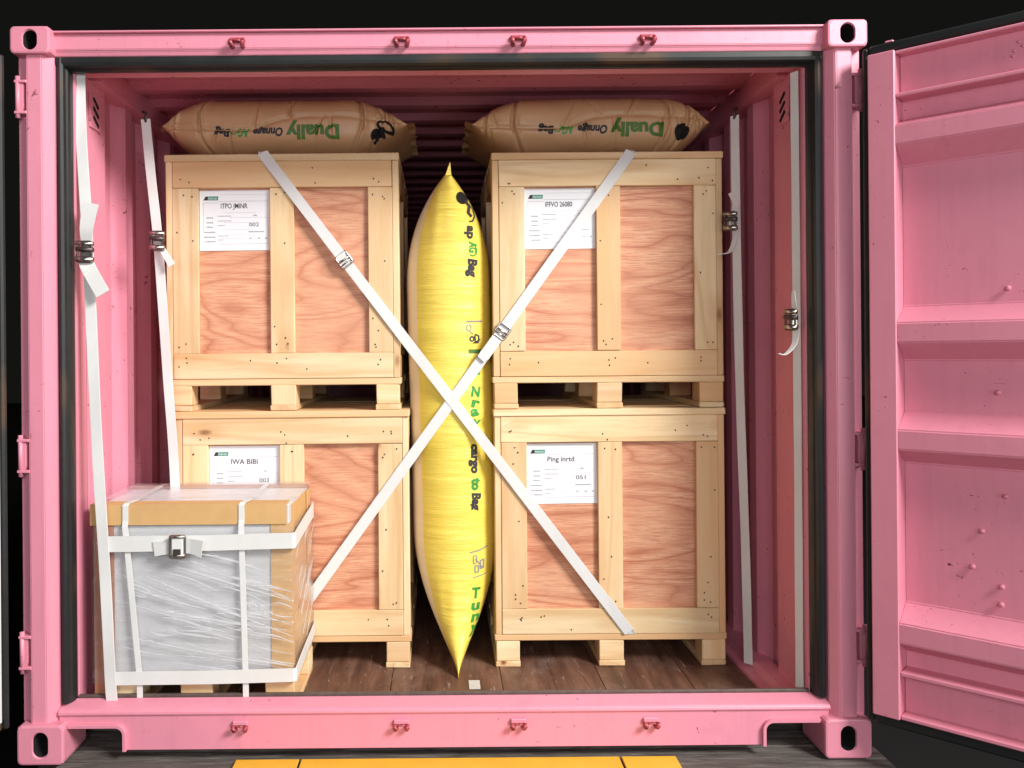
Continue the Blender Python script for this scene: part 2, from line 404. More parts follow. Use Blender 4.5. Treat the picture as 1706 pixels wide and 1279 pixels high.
def casting(cx, cz, hw, hh, hole):
    n = 56; V, F = [], []
    angs = [2 * math.pi * k / n for k in range(n)]
    def rect(a, w, h, r):
        dx, dz = math.cos(a), math.sin(a)
        t = min(w / abs(dx) if abs(dx) > 1e-6 else 9, h / abs(dz) if abs(dz) > 1e-6 else 9)
        x, z = dx * t, dz * t
        ex, ez = abs(x) - (w - r), abs(z) - (h - r)
        if ex > 0 and ez > 0:
            L = math.hypot(ex, ez); x = math.copysign(w - r + ex / L * r, x); z = math.copysign(h - r + ez / L * r, z)
        return x, z
    def oval(a, s=1):
        rx, rz = hole[0] * s, hole[1] * s; e = rz - rx
        x = rx * math.cos(a); z = rx * math.sin(a) + math.copysign(e, math.sin(a)) if abs(math.sin(a)) > 1e-6 else 0
        return x, z
    loops = [(lambda a: oval(a, .97), .10), (lambda a: oval(a), .006), (lambda a: oval(a, 1.10), 0),
             (lambda a: rect(a, hw - .007, hh - .007, .012), 0), (lambda a: rect(a, hw - .002, hh - .002, .014), .002), (lambda a: rect(a, hw, hh, .014), .008), (lambda a: rect(a, hw, hh, .014), .178)]
    for f, y in loops:
        for a in angs:
            x, z = f(a); V.append((cx + x, y, cz + z))
    for i in range(len(loops) - 1):
        F += [(i * n + k, i * n + (k + 1) % n, (i + 1) * n + (k + 1) % n, (i + 1) * n + k) for k in range(n)]
    k = len(loops) - 1; F.append(tuple(range(k * n, k * n + n)))
    o = mesh('corner_casting', V, F, [PINK, BLACK_SHADE], con)
    for p in o.data.polygons:
        if p.center.y > .02 and p.center.y < .09 and abs(p.center.x - cx) < hole[0] * 1.05 and abs(p.center.z - cz) < hole[1] * 1.05: p.material_index = 1  # hole walls coloured near-black for the shade inside
    d = mesh('casting_hole_shade', [(cx + oval(a, .965)[0], .098, cz + oval(a, .965)[1]) for a in angs], [tuple(range(n))], BLACK_SHADE, o)  # near-black disc standing for the shade at the back of the hole
    return o
for s in (-1, 1):
    casting(s * 1.364, 2.421, .067, .046, (.0235, .032))
    casting(s * 1.348, .066, .078, .066, (.025, .041))
    # front posts
    def sx(d): return s * (1.427 - d)
    poly = [(sx(d), y) for d, y in [(0, .19), (0, .052), (.030, .052), (.040, .022), (.044, .018), (.093, .018), (.099, .021), (.122, .050), (.122, .108), (.165, .112), (.165, .19)]]
    if s > 0: poly = poly[::-1]
    post = prism('front_post', poly, 'z', .125, 2.38, PINK, con, .0025)
    # vertical seal in the reveal (rounded rubber profile)
    gp = [(sx(d), y) for d, y in [(.124, .106), (.124, .066), (.130, .056), (.140, .052), (.149, .057), (.153, .068), (.158, .074), (.161, .086), (.161, .106)]]
    prism('door_seal', gp if s < 0 else gp[::-1], 'z', .182, 2.378, RUBBER, con, 0)
    # hinge lugs on the outer strip
    for z in (2.235, 1.03, .37):
        lug = prism('hinge_lug', [(sx(.004), z - .048), (sx(.026), z - .048), (sx(.030), z - .036), (sx(.030), z + .036), (sx(.032), z + .048), (sx(.004), z + .048)], 'y', .020, .0515, PINK, con, .002)
        for dz in (-.052, .052):
            box('hinge_ear', min(sx(.002), sx(.044)), max(sx(.002), sx(.044)), .014, .0517, z + dz - .005, z + dz + .005, PINK, lug, .002)
        for c in lug.children: c.location = Vector(c.location) - Vector(lug.location)
        tube('hinge_pin', [(sx(.012), .022, z - .07), (sx(.012), .022, z + .07)], .008, PINK, con, 10)
# header
hd = prism('header_beam', [(.040, 2.452), (.040, 2.400), (.046, 2.394), (.052, 2.380), (.19, 2.380), (.19, 2.452)], 'x', -1.30, 1.30, PINK, con, .002)
prism('header_flange', [(.026, 2.4525), (.026, 2.459), (.20, 2.459), (.20, 2.4525)], 'x', -1.30, 1.30, PINK, con, .0015)
prism('door_seal', [(.054, 2.379), (.054, 2.362), (.058, 2.352), (.068, 2.346), (.080, 2.349), (.090, 2.341), (.106, 2.341), (.106, 2.379)], 'x', -1.303, 1.303, RUBBER, con)
prism('header_plate', [(.110, 2.379), (.110, 2.364), (.19, 2.352), (.24, 2.41), (.24, 2.43), (.191, 2.379)], 'x', -1.26, 1.26, PINK_IN, con)
# sill: front plate with two fork notches, rounded cap, steel lip
def arc(cx, cz, r, a0, a1, n=5): return [(cx + r * math.cos(R(a0 + (a1 - a0) * i / n)), cz + r * math.sin(R(a0 + (a1 - a0) * i / n))) for i in range(n + 1)]
NX0, NX1, NZ, SB = 1.262, 1.078, .116, .032
right = [(1.078, SB)] + arc(1.078 + .03, NZ - .03, .03, 180, 90) + [(1.30, NZ)]
left = [(-x, z) for x, z in right[::-1]]
outl = [(-1.30, .156), (-1.30, NZ)] + left[1:] + right[:-1] + [(1.30, NZ), (1.30, .156)]
prism('sill_plate', outl[::-1], 'y', .040, .062, PINK, con, 0)
prism('sill_cap', [(.034, .150), (.033, .158), (.037, .165), (.046, .169), (.100, .184), (.100, .150)], 'x', -1.304, 1.304, PINK, con, .002)
prism('sill_lip', [(.1012, .150), (.1012, .190), (.105, .193), (.114, .193), (.114, .108), (.1012, .108)], 'x', -1.26, 1.26, STEELLIP, con)
prism('sill_rear', [(.064, .150), (.064, .04), (.100, .04), (.100, .1495)], 'x', -1.05, 1.05, PINK, con)
for s in (-1, 1):
    pth = [(s * x, .060, z) for x, z in [(1.078, SB)] + arc(1.108, NZ - .03, .03, 180, 90) + [(1.268, NZ)]]
    V, F = ribbon_data(pth, .070, (0, 1, 0), .010)
    mesh('notch_flange', V, F, PINK, con)
    box('bottom_rail', s * 1.36 - .05, s * 1.36 + .05, .181, LEN, .03, .15, PINK, con, .003)
# lashing lugs on header and sill
def lash(x, z, y, up):
    b = box('lashing_lug', x - .026, x + .026, y - .012, y - .0005, z - .004, z + .012, LUGM if up else PINK, con, .003)
    for d in (-.021, .021):
        V, F = tube_data([(d, -.012, -.006), (d, -.020, -.012), (d * .9, -.012, -.020), (d * .8, .003, -.022)], .008, 8)
        mesh('lug_stud', V, F, LUGM, b, smooth=True)
    V, F = tube_data([(-.02, -.012, -.008), (0, -.018, -.004), (.02, -.012, -.010)], .0035, 6)
    mesh('lug_bar', V, F, LUGM, b, smooth=True)
for x in (-.678, -.124, .268, .704): lash(x, 2.421, .040, True)
for x in (-.688, -.145, .250, .697): lash(x, .118, .040, False)
# corrugated shell
def corr(length, period=.278, depth=.036, start=.0):
    f = period * .25; p = []; t = start
    while t < length:
        for dt, d in ((0, 0), (f, 0), (f * 2, 1), (f * 3, 1)):
            if t + dt < length: p.append((t + dt, d * depth))
        t += period
    p.append((length, 0)); return p
for s in (-1, 1):
    pr = [(.19, .0)] + [(.30 + t, d) for t, d in corr(LEN - .30)]
    V, F = [], []
    for y, d in pr:
        for z in (.10, 2.36): V.append((s * (WX + d), y, z))
    k = len(V)
    for y, d in pr:
        for z in (.10, 2.36): V.append((s * (WX + d + .003), y, z))
    for i in range(len(pr) - 1):
        F += [(2 * i, 2 * i + 1, 2 * i + 3, 2 * i + 2), (k + 2 * i, k + 2 * i + 2, k + 2 * i + 3, k + 2 * i + 1)]
    side = mesh('side_wall', V, F, PINK_IN, con)
    prism('top_side_rail', [(s * x, z) for x, z in [(1.225, 2.352), (1.225, 2.443), (1.30, 2.45), (1.40, 2.45), (1.40, 2.352)]][::s], 'y', .241, LEN, PINK_IN, con, .003)
    prism('floor_side_rail', [(s * x, z) for x, z in [(1.165, .113), (1.165, .122), (1.205, .124), (1.215, .150), (1.285, .150), (1.285, .082), (1.165, .082)]][::s], 'y', .12, LEN, FLOORM if 0 else PINK_IN, con, .002)
    # ventilator slots
    vn = box('vent_plate', s * 1.2585 - .002, s * 1.2585 + .002, .225, .325, 2.19, 2.315, PINK_IN, con, .001)
    for i in range(3):
        sl = box('vent_slot', -.0035, .0035, -.026, .026, -.0065, .0065, BLACK_SHADE, vn, .0, rot=(R(-32), 0, 0))
        sl.location = (-s * .001, 0, (1 - i) * .034)
# bolts on the left wall panel, small
V, F = [], []
pr = [(.241, 0), (.43, 0)] + [(.45 + t, -d) for t, d in corr(LEN - .45, .24, .018)]
for x in (-1.23, 1.23):
    for y, d in pr: V.append((x, y, CEIL + d))
n = len(pr); F = [(i, i + 1, n + i + 1, n + i) for i in range(n - 1)]
V += [Vector(v) + Vector((0, 0, .004)) for v in V]; F += [tuple(2 * n + i for i in f[::-1]) for f in F]
mesh('roof', V, F, PINK_IN, con)
box('roof_header', -1.226, 1.226, .245, .262, 2.385, 2.444, PINK_IN, con, .004)
box('end_wall', -1.30, 1.30, LEN, LEN + .05, .05, 2.45, PINK_IN, con, 0)
# floor of plywood boards
flo = box('floor', -1.20, 1.20, .1145, LEN - .01, .074, .0895, FLOORM, con, 0)
xs = [-1.163, -.92, -.55, -.20, .22, .60, .93, 1.163]
for a, b in zip(xs, xs[1:]):
    for y0, y1 in ((.116, 2.35), (2.352, 5.85)):
        p = box('floor_board', a + .001, b - .001, y0, y1, .090, FZ - random.uniform(0, .0012), FLOORM, flo, .0015)
        p.location = Vector(p.location) - Vector(flo.location)

# doors
def door(s, hx, hy, ang, M):
    d = bpy.data.objects.new('door', None); d.location = (hx, hy, 0); d.rotation_euler = (0, 0, -s * R(ang)); link(d, con)
    W, T, Bt = 1.28, 2.318, .183
    def X(a): return s * a
    def bx(nm, a, b, y0, y1, z0, z1, m, p=d, bev=.003):
        return box(nm, min(X(a), X(b)), max(X(a), X(b)), y0, y1, z0, z1, m, p, bev)
    bx('door_stile', .018, .098, -.088, .0, Bt, T, M)
    bx('door_stile', W - .09, W, -.088, .0, Bt, T, M)
    # rails are channels: a web set back and a projecting lower flange
    bx('door_rail', .0985, W - .0905, -.030, 0, 2.180, T - .001, M)
    bx('rail_flange', .0985, W - .0905, -.080, -.001, 2.167, 2.1795, M)
    bx('rail_flange', .0985, W - .0905, -.078, -.0305, T - .012, T - .002, M)
    bx('door_rail', .0985, W - .0905, -.030, 0, Bt + .001, .322, M)
    bx('rail_flange', .0985, W - .0905, -.080, -.001, .3225, .337, M)
    bx('rail_flange', .0985, W - .0905, -.080, -.0305, Bt + .001, .198, M)
    # corrugated panel: ridges toward the viewer
    pr = [(.336, 0)]
    for z0, z1, z2, z3 in ((.385, .428, .492, .545), (.998, .1 + .945, 1.108, 1.165), (1.33, 1.386, 1.449, 1.503), (1.957, 2.016, 2.078, 2.110)):
        pr += [(z0, 0), (z1, 1), (z2, 1), (z3, 0)]
    pr += [(2.168, 0)]
    V, F = [], []
    for yo in (0, .004):
        for a in (.099, W - .091):
            for z, q in pr: V.append((X(a), -.006 - q * .078 + yo, z))
    n = len(pr); F = [(i, i + 1, n + i + 1, n + i) for i in range(n - 1)] + [(2 * n + i, 3 * n + i, 3 * n + i + 1, 2 * n + i + 1) for i in range(n - 1)]
    panel = mesh('door_panel', V, F, M, d)
    bm = bmesh.new(); bm.from_mesh(panel.data)
    es = [e for e in bm.edges if len(e.link_faces) == 2 and e.calc_face_angle() > .2]
    bmesh.ops.bevel(bm, geom=es, offset=.004, segments=2, affect='EDGES'); bm.to_mesh(panel.data); bm.free()
    # rubber seal round the leaf
    for nm, a, b, z0, z1 in (('edge_seal', -.004, .017, Bt - .03, T + .03), ('edge_seal', W + .001, W + .022, Bt - .03, T + .03)):
        bx(nm, a, b, -.070, -.004, z0, z1, RUBBER, d, .008)
    bx('edge_seal', .0175, W + .0005, -.074, -.004, T + .001, T + .034, RUBBER, d, .008)
    bx('edge_seal', .0175, W + .0005, -.074, -.004, Bt - .034, Bt - .001, RUBBER, d, .008)
    for a in (.06, W * .345): bx('top_stub', a - .014, a + .014, -.002, .022, T - .02, T + .062, PINK, d, .004)
    for z in (2.23, 1.03, .37) if s > 0 else (): bx('hinge_blade', -.03, .06, .0005, .018, z - .03, z + .03, PINK, d, .003)
    if s > 0:
        riv = [(.365, 1.546), (.356, .918), (.293, .804), (.267, .691), (.343, .642), (.341, .588), (.338, 1.231), (.52, .80), (.60, 1.6), (.55, .63), (.47, 1.75)]
        for a, z in riv:
            bm = bmesh.new(); bmesh.ops.create_icosphere(bm, subdivisions=2, radius=.0085)
            for v in bm.verts: v.co.y *= .8
            me = bpy.data.meshes.new('rivet'); bm.to_mesh(me); bm.free(); me.materials.append(M)
            for p in me.polygons: p.use_smooth = True
            o = link(bpy.data.objects.new('rivet', me), panel); o.location = (a + .02, -.014, z)
        for a, z in ((.389, 2.25), (.40, 2.275), (.385, 2.235), (.41, 2.26)):
            o = link(bpy.data.objects.new('rivet', me), panel); o.location = (a + .02, -.032, z); o.scale = (.6, .6, .6)
    return d
door(1, 1.436, .002, 43, PINK)
door(-1, -1.452, -.01, 30, GREY_P)

# ---------------------------------------------------------------- wooden crates
def nails_data(pts, y, r=.0032):
    parts = []
    for x, z in pts:
        n = 6
        V = [Vector((x + r * math.cos(2 * math.pi * k / n), y - .0006, z + r * math.sin(2 * math.pi * k / n) * random.uniform(.8, 1.5))) for k in range(n)] + [Vector((x, y - .0012, z))]
        parts.append((V, [(k, (k + 1) % n, n) for k in range(n)]))
    return parts

def sheet(parent, x0, x1, z0, z1, y, title, num, seed, short=None):
    rg = random.Random(seed); wd, ht = x1 - x0, z1 - z0
    pa = box('label_sheet', x0, x1, y - .0012, y, z0, z1, PAPER, parent, 0)
    pa.rotation_euler = (0, R(rg.uniform(-.5, .3)), 0)
    def put(nm, VF, mat, dy=-.0012):
        V, F = VF; return mesh(nm, [(a * wd - wd / 2, dy, b * ht - ht / 2) for a, b in V], F, mat, pa)
    def rect(a0, a1, b0, b1): return [(a0, b0), (a1, b0), (a1, b1), (a0, b1)], [(0, 1, 2, 3)]
    def txt(s, a, b, h, wtarget, bold=0):
        V, F = text2d(s, 1, bold); w0 = width2d(V); mx = min(v[0] for v in V)
        return [(a + (v[0] - mx) * wtarget / w0, b + v[1] * h / .72) for v in V], F
    put('logo', ([(.055, .835), (.115, .835), (.125, .90), (.085, .90)], [(0, 1, 2, 3)]), INK, -.0013)
    put('logo', ([(.118, .835), (.262, .835), (.268, .90), (.128, .90)], [(0, 1, 2, 3)]), GREENL, -.0013)
    put('logo_lettering', merge2d([txt('RENSI', .13, .848, .035, .115)]), PAPER, -.0017)
    put('title_print', txt(title, .30, .70, .085, .38, .012), INK)
    lines = [rect(.27, .97, .815, .822), rect(.05, .27, .79, .796), rect(.05, .055, .30, .79), rect(.28, .97, .105, .113), rect(.29, .97, .925, .928)]
    for b, a1 in ((.625, .8), (.545, .97), (.46, .72), (.345, .72), (.27, .72), (.20, .66)): lines.append(rect(.24 + rg.uniform(0, .2), a1, b, b + .004))
    put('rule_print', merge2d(lines), INKL, -.00125)['kind'] = 'stuff'
    fields = []; W = ['ninoe', 'nioe', 'nimo', 'ninuenito', 'uiomenoni', 'n nemoni']
    for i, b in enumerate((.535, .455, .38, .295, .215, .14)):
        long_ = i > 2; fields.append(txt(W[i], .06 if long_ else .095, b, .030, .16 if long_ else .095, .02))
    put('field_print', merge2d(fields), INKG)['kind'] = 'stuff'
    vals = []
    for b, w_ in ((.565, .19), (.485, .20), (.41, .10), (.235, .15), (.17, .08)): vals.append(txt('nuemoinoen'[:max(4, int(w_ * 50))], .255, b, .022, w_, .01))
    for a in (.70, .82, .92): vals.append(txt('oe', a, .19, .03, .035, .02))
    vals.append(txt('oe', .76, .57, .032, .05, .02)); vals.append(txt('nnnuonnnon', .69, .30, .03, .22, .02))
    put('value_print', merge2d(vals), INKG)['kind'] = 'stuff'
    put('number_print', txt(num, .70, .40, .065, .14, .02), INKG, -.0013)
    return pa

def crate(name, label, loc, seed, title, num, w=.92, h=1.025, rotz=0, rot_y=0):
    """origin: front bottom left corner on what carries it"""
    random.seed(seed)
    t = thing(name, label, 'crate', loc, 'wooden crates stacked two high', (0, R(rot_y), R(rotz)))
    D_ = .98; pal = .128; top = h
    J = .0012
    # pallet: bottom runner boards, blocks in three rows, top deck edge
    for bxs in ((0, .098), (.408, .512), (w - .098, w)):
        for by in ((.0, .10), (.44, .54), (D_ - .10, D_)):
            box('block', bxs[0] + random.uniform(.001, .004), bxs[1] - random.uniform(.001, .004), by[0] + .002, by[1], .0225, .1015, PZ if random.random() < .4 else PX, t, .003, J)
        box('runner', bxs[0], bxs[1], .001, D_, 0, .022, PY, t, .003, J)
    for by in ((.0, .12), (.42, .56), (D_ - .12, D_)):
        box('deck_board', -.004, w + .004, by[0] + .003, by[1], .102, pal, PX, t, .003, J)
    for by in ((.13, .26), (.28, .41), (.57, .70), (.72, .85)):
        box('deck_board', .002, w - .002, by[0], by[1], .108, pal - .001, PX, t, .003)
    z0, z1 = pal + .0005, top - .0285
    # front frame boards, panels set back
    fr = .022
    rb, rt = z0 + .100, z1 - .105
    box('bottom_rail', .026, w - .026, .0, fr, z0, rb, PX, t, .0025, J)
    box('top_rail', .026, w - .026, .0, fr, rt, z1, PX, t, .0025, J)
    sts = ((.026, .128), (.412, .508), (.802, w - .026))
    for a, b in sts: box('stile', a, b, random.uniform(0, .0015), fr, rb + .0008, rt - .0008, PZ, t, .0025, J)
    for a, b in ((.1285, .4115), (.5085, .8015)):
        box('panel', a - .02, b + .02, fr + .001, fr + .011, rb - .02, rt + .02, PLY, t, 0)
    # side frames and panels
    for sd in (0, 1):
        xo = 0 if sd == 0 else w - .025
        for by in ((.003, .10), (.44, .54), (D_ - .10, D_)):
            box('side_stile', xo, xo + .025, by[0], by[1], z0 + (.0 if by[0] > .01 else .0), z1, PZ, t, .0025, J)
        for zz in ((z0, z0 + .09), (z1 - .09, z1)):
            for by in ((.1008, .4392), (.5408, D_ - .1008)):
                box('side_rail', xo, xo + .025, by[0], by[1], zz[0], zz[1], PY, t, .0025)
        xp = .0265 if sd == 0 else w - .0365
        box('side_panel', xp, xp + .010, .034, D_ - .03, z0 + .001, z1 - .001, PLY, t, 0)
    box('back_panel', .028, w - .028, D_ - .028, D_ - .018, z0, z1, PLY, t, 0)
    # lid boards
    lidy = -.006; k = 0
    while lidy < D_ - .01:
        b = min(lidy + (.14 if k else .15), D_)
        box('lid_board', -.003, w + .003, lidy, b - .003, z1 + .0008, top - (0 if k else random.uniform(0, .001)), PX, t, .003, J); lidy = b; k += 1
    # nails
    pts = []
    for a, b in sts:
        for _ in range(random.randint(2, 4)): pts.append((random.uniform(a + .012, b - .012), random.uniform(rb + .02, rt - .02)))
        for zc in (rb - .03, rt + .03):
            pts += [((a + b) / 2 + random.uniform(-.03, .03), zc + random.uniform(-.03, .02)) for _ in range(2)]
        for zc in (rb + .03, rt - .03): pts += [((a + b) / 2 + random.uniform(-.03, .03), zc + random.uniform(-.012, .012)) for _ in range(2)]
    for _ in range(6): pts.append((random.uniform(.05, w - .05), random.choice((random.uniform(z0 + .015, rb - .015), random.uniform(rt + .015, z1 - .015)))))
    nl = joined('nails', nails_data(pts, -.0006), NAIL, t); nl['kind'] = 'stuff'
    if title:
        sheet(t, .1292, .4108, rt - .012 - .235, rt - .006, fr + .0005 if 0 else fr - .0005, title, num, seed)
    return t
YC = .54
crate('wooden_crate', 'wooden crate under the left brown bag, crossed by the buckled strap end', (-1.090, YC, 1.1375), 11, 'ITPO JMINR', '002', .925, 1.022)
crate('wooden_crate', 'bottom left wooden crate standing behind the film wrapped box', (-1.058, YC, FZ), 12, 'IWA BIBI', '003', .925, 1.025)
crate('wooden_crate', 'wooden crate under the right brown bag, its label crossed by a strap', (.208, YC, 1.1375), 13, 'IFFVO 26080', '004', .915, 1.018)
crate('wooden_crate', 'bottom right wooden crate with its whole label showing', (.208, YC, FZ), 14, 'Ping inrtd', '051', .915, 1.025)
random.seed(99)

# ---------------------------------------------------------------- brown dunnage bags on the crates
def brown_bag(label, x0, x1, zb, yc, wy, h, seed, flip=1, notch=1):
    t = thing('dunnage_bag', label, 'air bag', ((x0 + x1) / 2, yc, zb + h), 'brown air bags on top of the crates')
    L = (x1 - x0) / 2; rg = random.Random(seed); off = Vector((rg.uniform(0, 50), rg.uniform(0, 50), 0))
    le, re = (.21, .27) if flip > 0 else (.25, .20)
    def prof(x):
        dl, dr = (x + L) / le, (L - x) / re
        d = min(1, max(0, min(dl, dr)))
        e = .9
        return (1 - (1 - d) ** 2.1) ** e if d < 1 else 1
    def seamz(x):
        u = x / L
        return .020 * math.tanh((u + .12) * 9) - .016 + .006 * math.sin(u * 5) - (.02 if abs(u) > .9 else 0) * (abs(u) - .9) * 10 + (h * .1 if notch else 0)
    folds = [(rg.uniform(-.9, .9) * L, rg.uniform(-.6, .6), rg.choice((1, -1)), rg.uniform(.5, 1)) for _ in range(13)]
    ends = [(-L + .05, .1), (-L + .16, -.05), (L - .10, .25), (L - .06, -.2), (L - .18, .1)]
    def g(x, z):
        d = 0
        zz = z - seamz(x)
        d += -.0 + .016 * math.exp(-(zz / .006) ** 2) - .010 * (1 / (1 + math.exp(zz / .004)))
        for fx, k, up, st in folds:
            if up * zz > -.005:
                q = x - fx - k * zz - 2.2 * k * zz * zz
                d += st * (.017 * math.exp(-(q / .0065) ** 2) - .010 * math.exp(-((q - .013) / .009) ** 2)) * min(1, abs(zz) / .02) * (1 - min(1, abs(zz) / .13))
        for fx, k in ends:
            q = x - fx - k * z - 3 * z * z * (1 if fx < 0 else -1)
            d += .017 * math.exp(-(q / .0065) ** 2) - .009 * math.exp(-((q - .013) / .01) ** 2)
        edge = max(0, 1 - min(x + L, L - x) / .22)
        d += .012 * edge * noise.noise(Vector((x * 9, z * 30, 3)) + off) + .006 * noise.noise(Vector((x * 5, z * 9, 1)) + off)
        return d
    def yfront(x, z, extra=0):
        hh = max(.002, h * prof(x)); ww = wy * (.86 + .14 * prof(x)); q = min(1, abs(z) / hh)
        return -ww * (1 - q ** 3.4) ** (1 / 3.4) if q < 1 else 0
    NU, NF = 250, 96
    V, F = [], []
    for i in range(NU + 1):
        u = i / NU; x = -L + 2 * L * u
        pf = prof(x); hh = max(.002, h * pf); ww = wy * (.86 + .14 * pf)
        for j in range(NF):
            # denser sampling on the front side
            a = 2 * math.pi * j / NF
            cs, sn = math.cos(a), math.sin(a)
            r = (abs(cs) ** 3.4 + abs(sn) ** 3.4) ** (-1 / 3.4)
            y, z = -ww * cs * r, hh * sn * r
            zs = z * (1 if z > 0 else 1)
            if cs > 0: y += g(x, z) * min(1, hh / .05) * min(1, cs * 2.5)
            else: y += .006 * noise.noise(Vector((x * 6, z * 9, 5)) + off)
            z += .005 * noise.noise(Vector((x * 6, a * 2, 7)) + off) * pf
            V.append((x, y, z))
    for i in range(NU):
        F += [(i * NF + j, i * NF + (j + 1) % NF, (i + 1) * NF + (j + 1) % NF, (i + 1) * NF + j) for j in range(NF)]
    F += [tuple(range(NF)), tuple(range(NU * NF, NU * NF + NF))]
    mesh('bag_body', V, F, KRAFT, t, smooth=True)
    # sealed end fins
    for sg in (-1, 1):
        ww = wy * .86; Vf, Ff = [], []
        for k in range(13):
            y = -ww + 2 * ww * k / 12; wv = .010 * math.sin(k * 1.7 + seed) - (.012 if k == 0 else 0)
            ex = (.024 if sg * flip > 0 else .006) + .006 * math.sin(k * 2.3)
            for th in (.002, -.002): Vf += [(sg * (L - .012), y, th + wv * .2), (sg * (L + ex), y, th + wv + (.016 if sg * flip > 0 else 0))]
        for k in range(12):
            a = 4 * k; b = a + 4; Ff += [(a, a + 1, b + 1, b), (a + 2, b + 2, b + 3, a + 3), (a + 1, a + 3, b + 3, b + 1)]
        mesh('end_seal', Vf, Ff, KRAFT, t)
    def onbag(nm, VF, mat, lift=.0022):
        Vv, Ff = VF; out = []
        for x, z in Vv:
            hh = h * prof(x); y = yfront(x, z); ww = wy
            cs = min(1, max(.05, -y / ww))
            out.append((x, y + g(x, z) * min(1, hh / .05) * min(1, cs * 2.5) - lift, z))
        return mesh(nm, out, Ff, mat, t)
    def upside(s, size, xr, zr, wtarget, bold, shear=0):
        Vt, Ff = text2d(s, size, bold, .006, shear); mx = min(v[0] for v in Vt); k = wtarget / width2d(Vt)
        return [(xr - (v[0] - mx) * k, zr - v[1]) for v in Vt], Ff       # turned half round
    return t, onbag, upside, L
ZB = 2.1605
t, onbag, upside, L = brown_bag('brown paper air bag on the left crate stack, loop cord by its valve', -1.122, -.128, ZB, .875, .325, .127, 3, 1)
cx = (-1.122 - .128) / 2
tz = ZB + .127
onbag('lettering', upside('Dually', .074, -.398 - cx, 2.272 - tz, .212, .0032), GREEN)
onbag('lettering', upside('Onnage', .044, -.622 - cx, 2.262 - tz, .118, .0018, .2), INK)
onbag('lettering', upside('AG', .046, -.757 - cx, 2.262 - tz, .046, .0022), GREENY)
onbag('lettering', upside('Bag', .044, -.834 - cx, 2.262 - tz, .062, .0022, .15), INK)
onbag('swoosh_print', line2d([(-.800 - cx, 2.262 - tz), (-.812 - cx, 2.238 - tz), (-.826 - cx, 2.240 - tz), (-.832 - cx, 2.254 - tz)], .005), GREENY)
onbag('valve_disc', disc2d(-.245 - cx, 2.232 - tz, .029), BLACK_SHADE, .004)
lp = [(-.215 - cx + .030 * math.cos(a) * .55 + .026 * math.sin(a), 2.268 - tz + .034 * math.sin(a) * -.55 + .028 * math.cos(a) * .35) for a in [2 * math.pi * k / 20 for k in range(21)]]
onbag('valve_loop', line2d(lp, .010), BLACK_SHADE, .006)
onbag('valve_cord', line2d([(-.238 - cx, 2.246 - tz), (-.218 - cx, 2.258 - tz)], .014), BLACK_SHADE, .005)
t, onbag, upside, L = brown_bag('brown paper air bag on the right crate stack, near the dark right wall', .132, 1.092, ZB - .002, .87, .32, .126, 8, -1)
cx = (.132 + 1.092) / 2; tz = ZB - .002 + .126
onbag('lettering', upside('Dually', .072, .892 - cx, 2.272 - tz, .212, .0032), GREEN)
onbag('lettering', upside('Onnage', .044, .668 - cx, 2.262 - tz, .118, .0018, .2), INK)
onbag('lettering', upside('AG', .046, .534 - cx, 2.262 - tz, .046, .0022), GREENY)
onbag('lettering', upside('Bag', .044, .456 - cx, 2.262 - tz, .064, .0022, .15), INK)
onbag('swoosh_print', line2d([(.488 - cx, 2.262 - tz), (.476 - cx, 2.238 - tz), (.462 - cx, 2.240 - tz), (.456 - cx, 2.254 - tz)], .005), GREENY)
onbag('valve_disc', disc2d(.965 - cx, 2.238 - tz, .030), BLACK_SHADE, .004)

# ---------------------------------------------------------------- yellow dunnage bag between the stacks
yb = thing('dunnage_bag', 'tall yellow inflated air bag wedged between the two crate stacks', 'air bag', (.045, .545, FZ + .004))
YB0 = FZ + .004; YH = 2.065 - YB0
def yhalf(z):     # half thickness
    a, b = max(0, min(1, z / .52)), max(0, min(1, (YH - z) / .44))
    return .1755 * min((1 - (1 - a) ** 1.9), (1 - (1 - b) ** 2.2) ** .75)
def yfr(z):       # front edge of the bag bows out toward its sealed ends
    u = (z / YH - .5) * 2; return -.125 * abs(u) ** 5.5
def xcen(z): return .004 * math.sin(z * 3) + .022 * (.5 - z / YH)
def ysurf(x, z):
    hw = max(.003, yhalf(z)); q = min(.9999, abs(x - xcen(z)) / hw); W = .17
    r = W * (1 - q ** 2.1) ** (1 / 2.1)
    rip = 0
    k = .25 + .75 * max(0, min(1, noise.noise(Vector((0, 0, z * 2.1))) + .6))
    rip += .0022 * k * noise.noise(Vector((x * 6, 0, z * 62))) + .0035 * noise.noise(Vector((x * 4, 3, z * 17)))
    endf = max(0, 1 - min(z, YH - z) / .42)
    rip += .010 * endf * noise.noise(Vector((x * 26, 7, z * 5)))
    return yfr(z) + W - r + rip * (1 - q ** 4)
V, F = [], []; NZ_, NX_ = 330, 44
for i in range(NZ_ + 1):
    z = YH * i / NZ_; hw = max(.003, yhalf(z)); xc = xcen(z)
    for j in range(NX_ + 1):
        a = math.pi * j / NX_; x = xc - hw * math.cos(a) * .9999
        V.append((x, ysurf(x, z), z))
    V.append((xc + hw * .8, .75 , z)); V.append((xc - hw * .8, .75, z))
M_ = NX_ + 3
F = [(i * M_ + j, i * M_ + (j + 1) % M_, (i + 1) * M_ + (j + 1) % M_, (i + 1) * M_ + j) for i in range(NZ_) for j in range(M_)]
body = mesh('bag_body', V, F, [YBAG, BEIGE], yb, smooth=True)
for p in body.data.polygons:
    c = p.center; hw = yhalf(min(YH, max(0, c.z)))
    if hw > .01 and (c.x - xcen(c.z)) < -hw * .76: p.material_index = 1
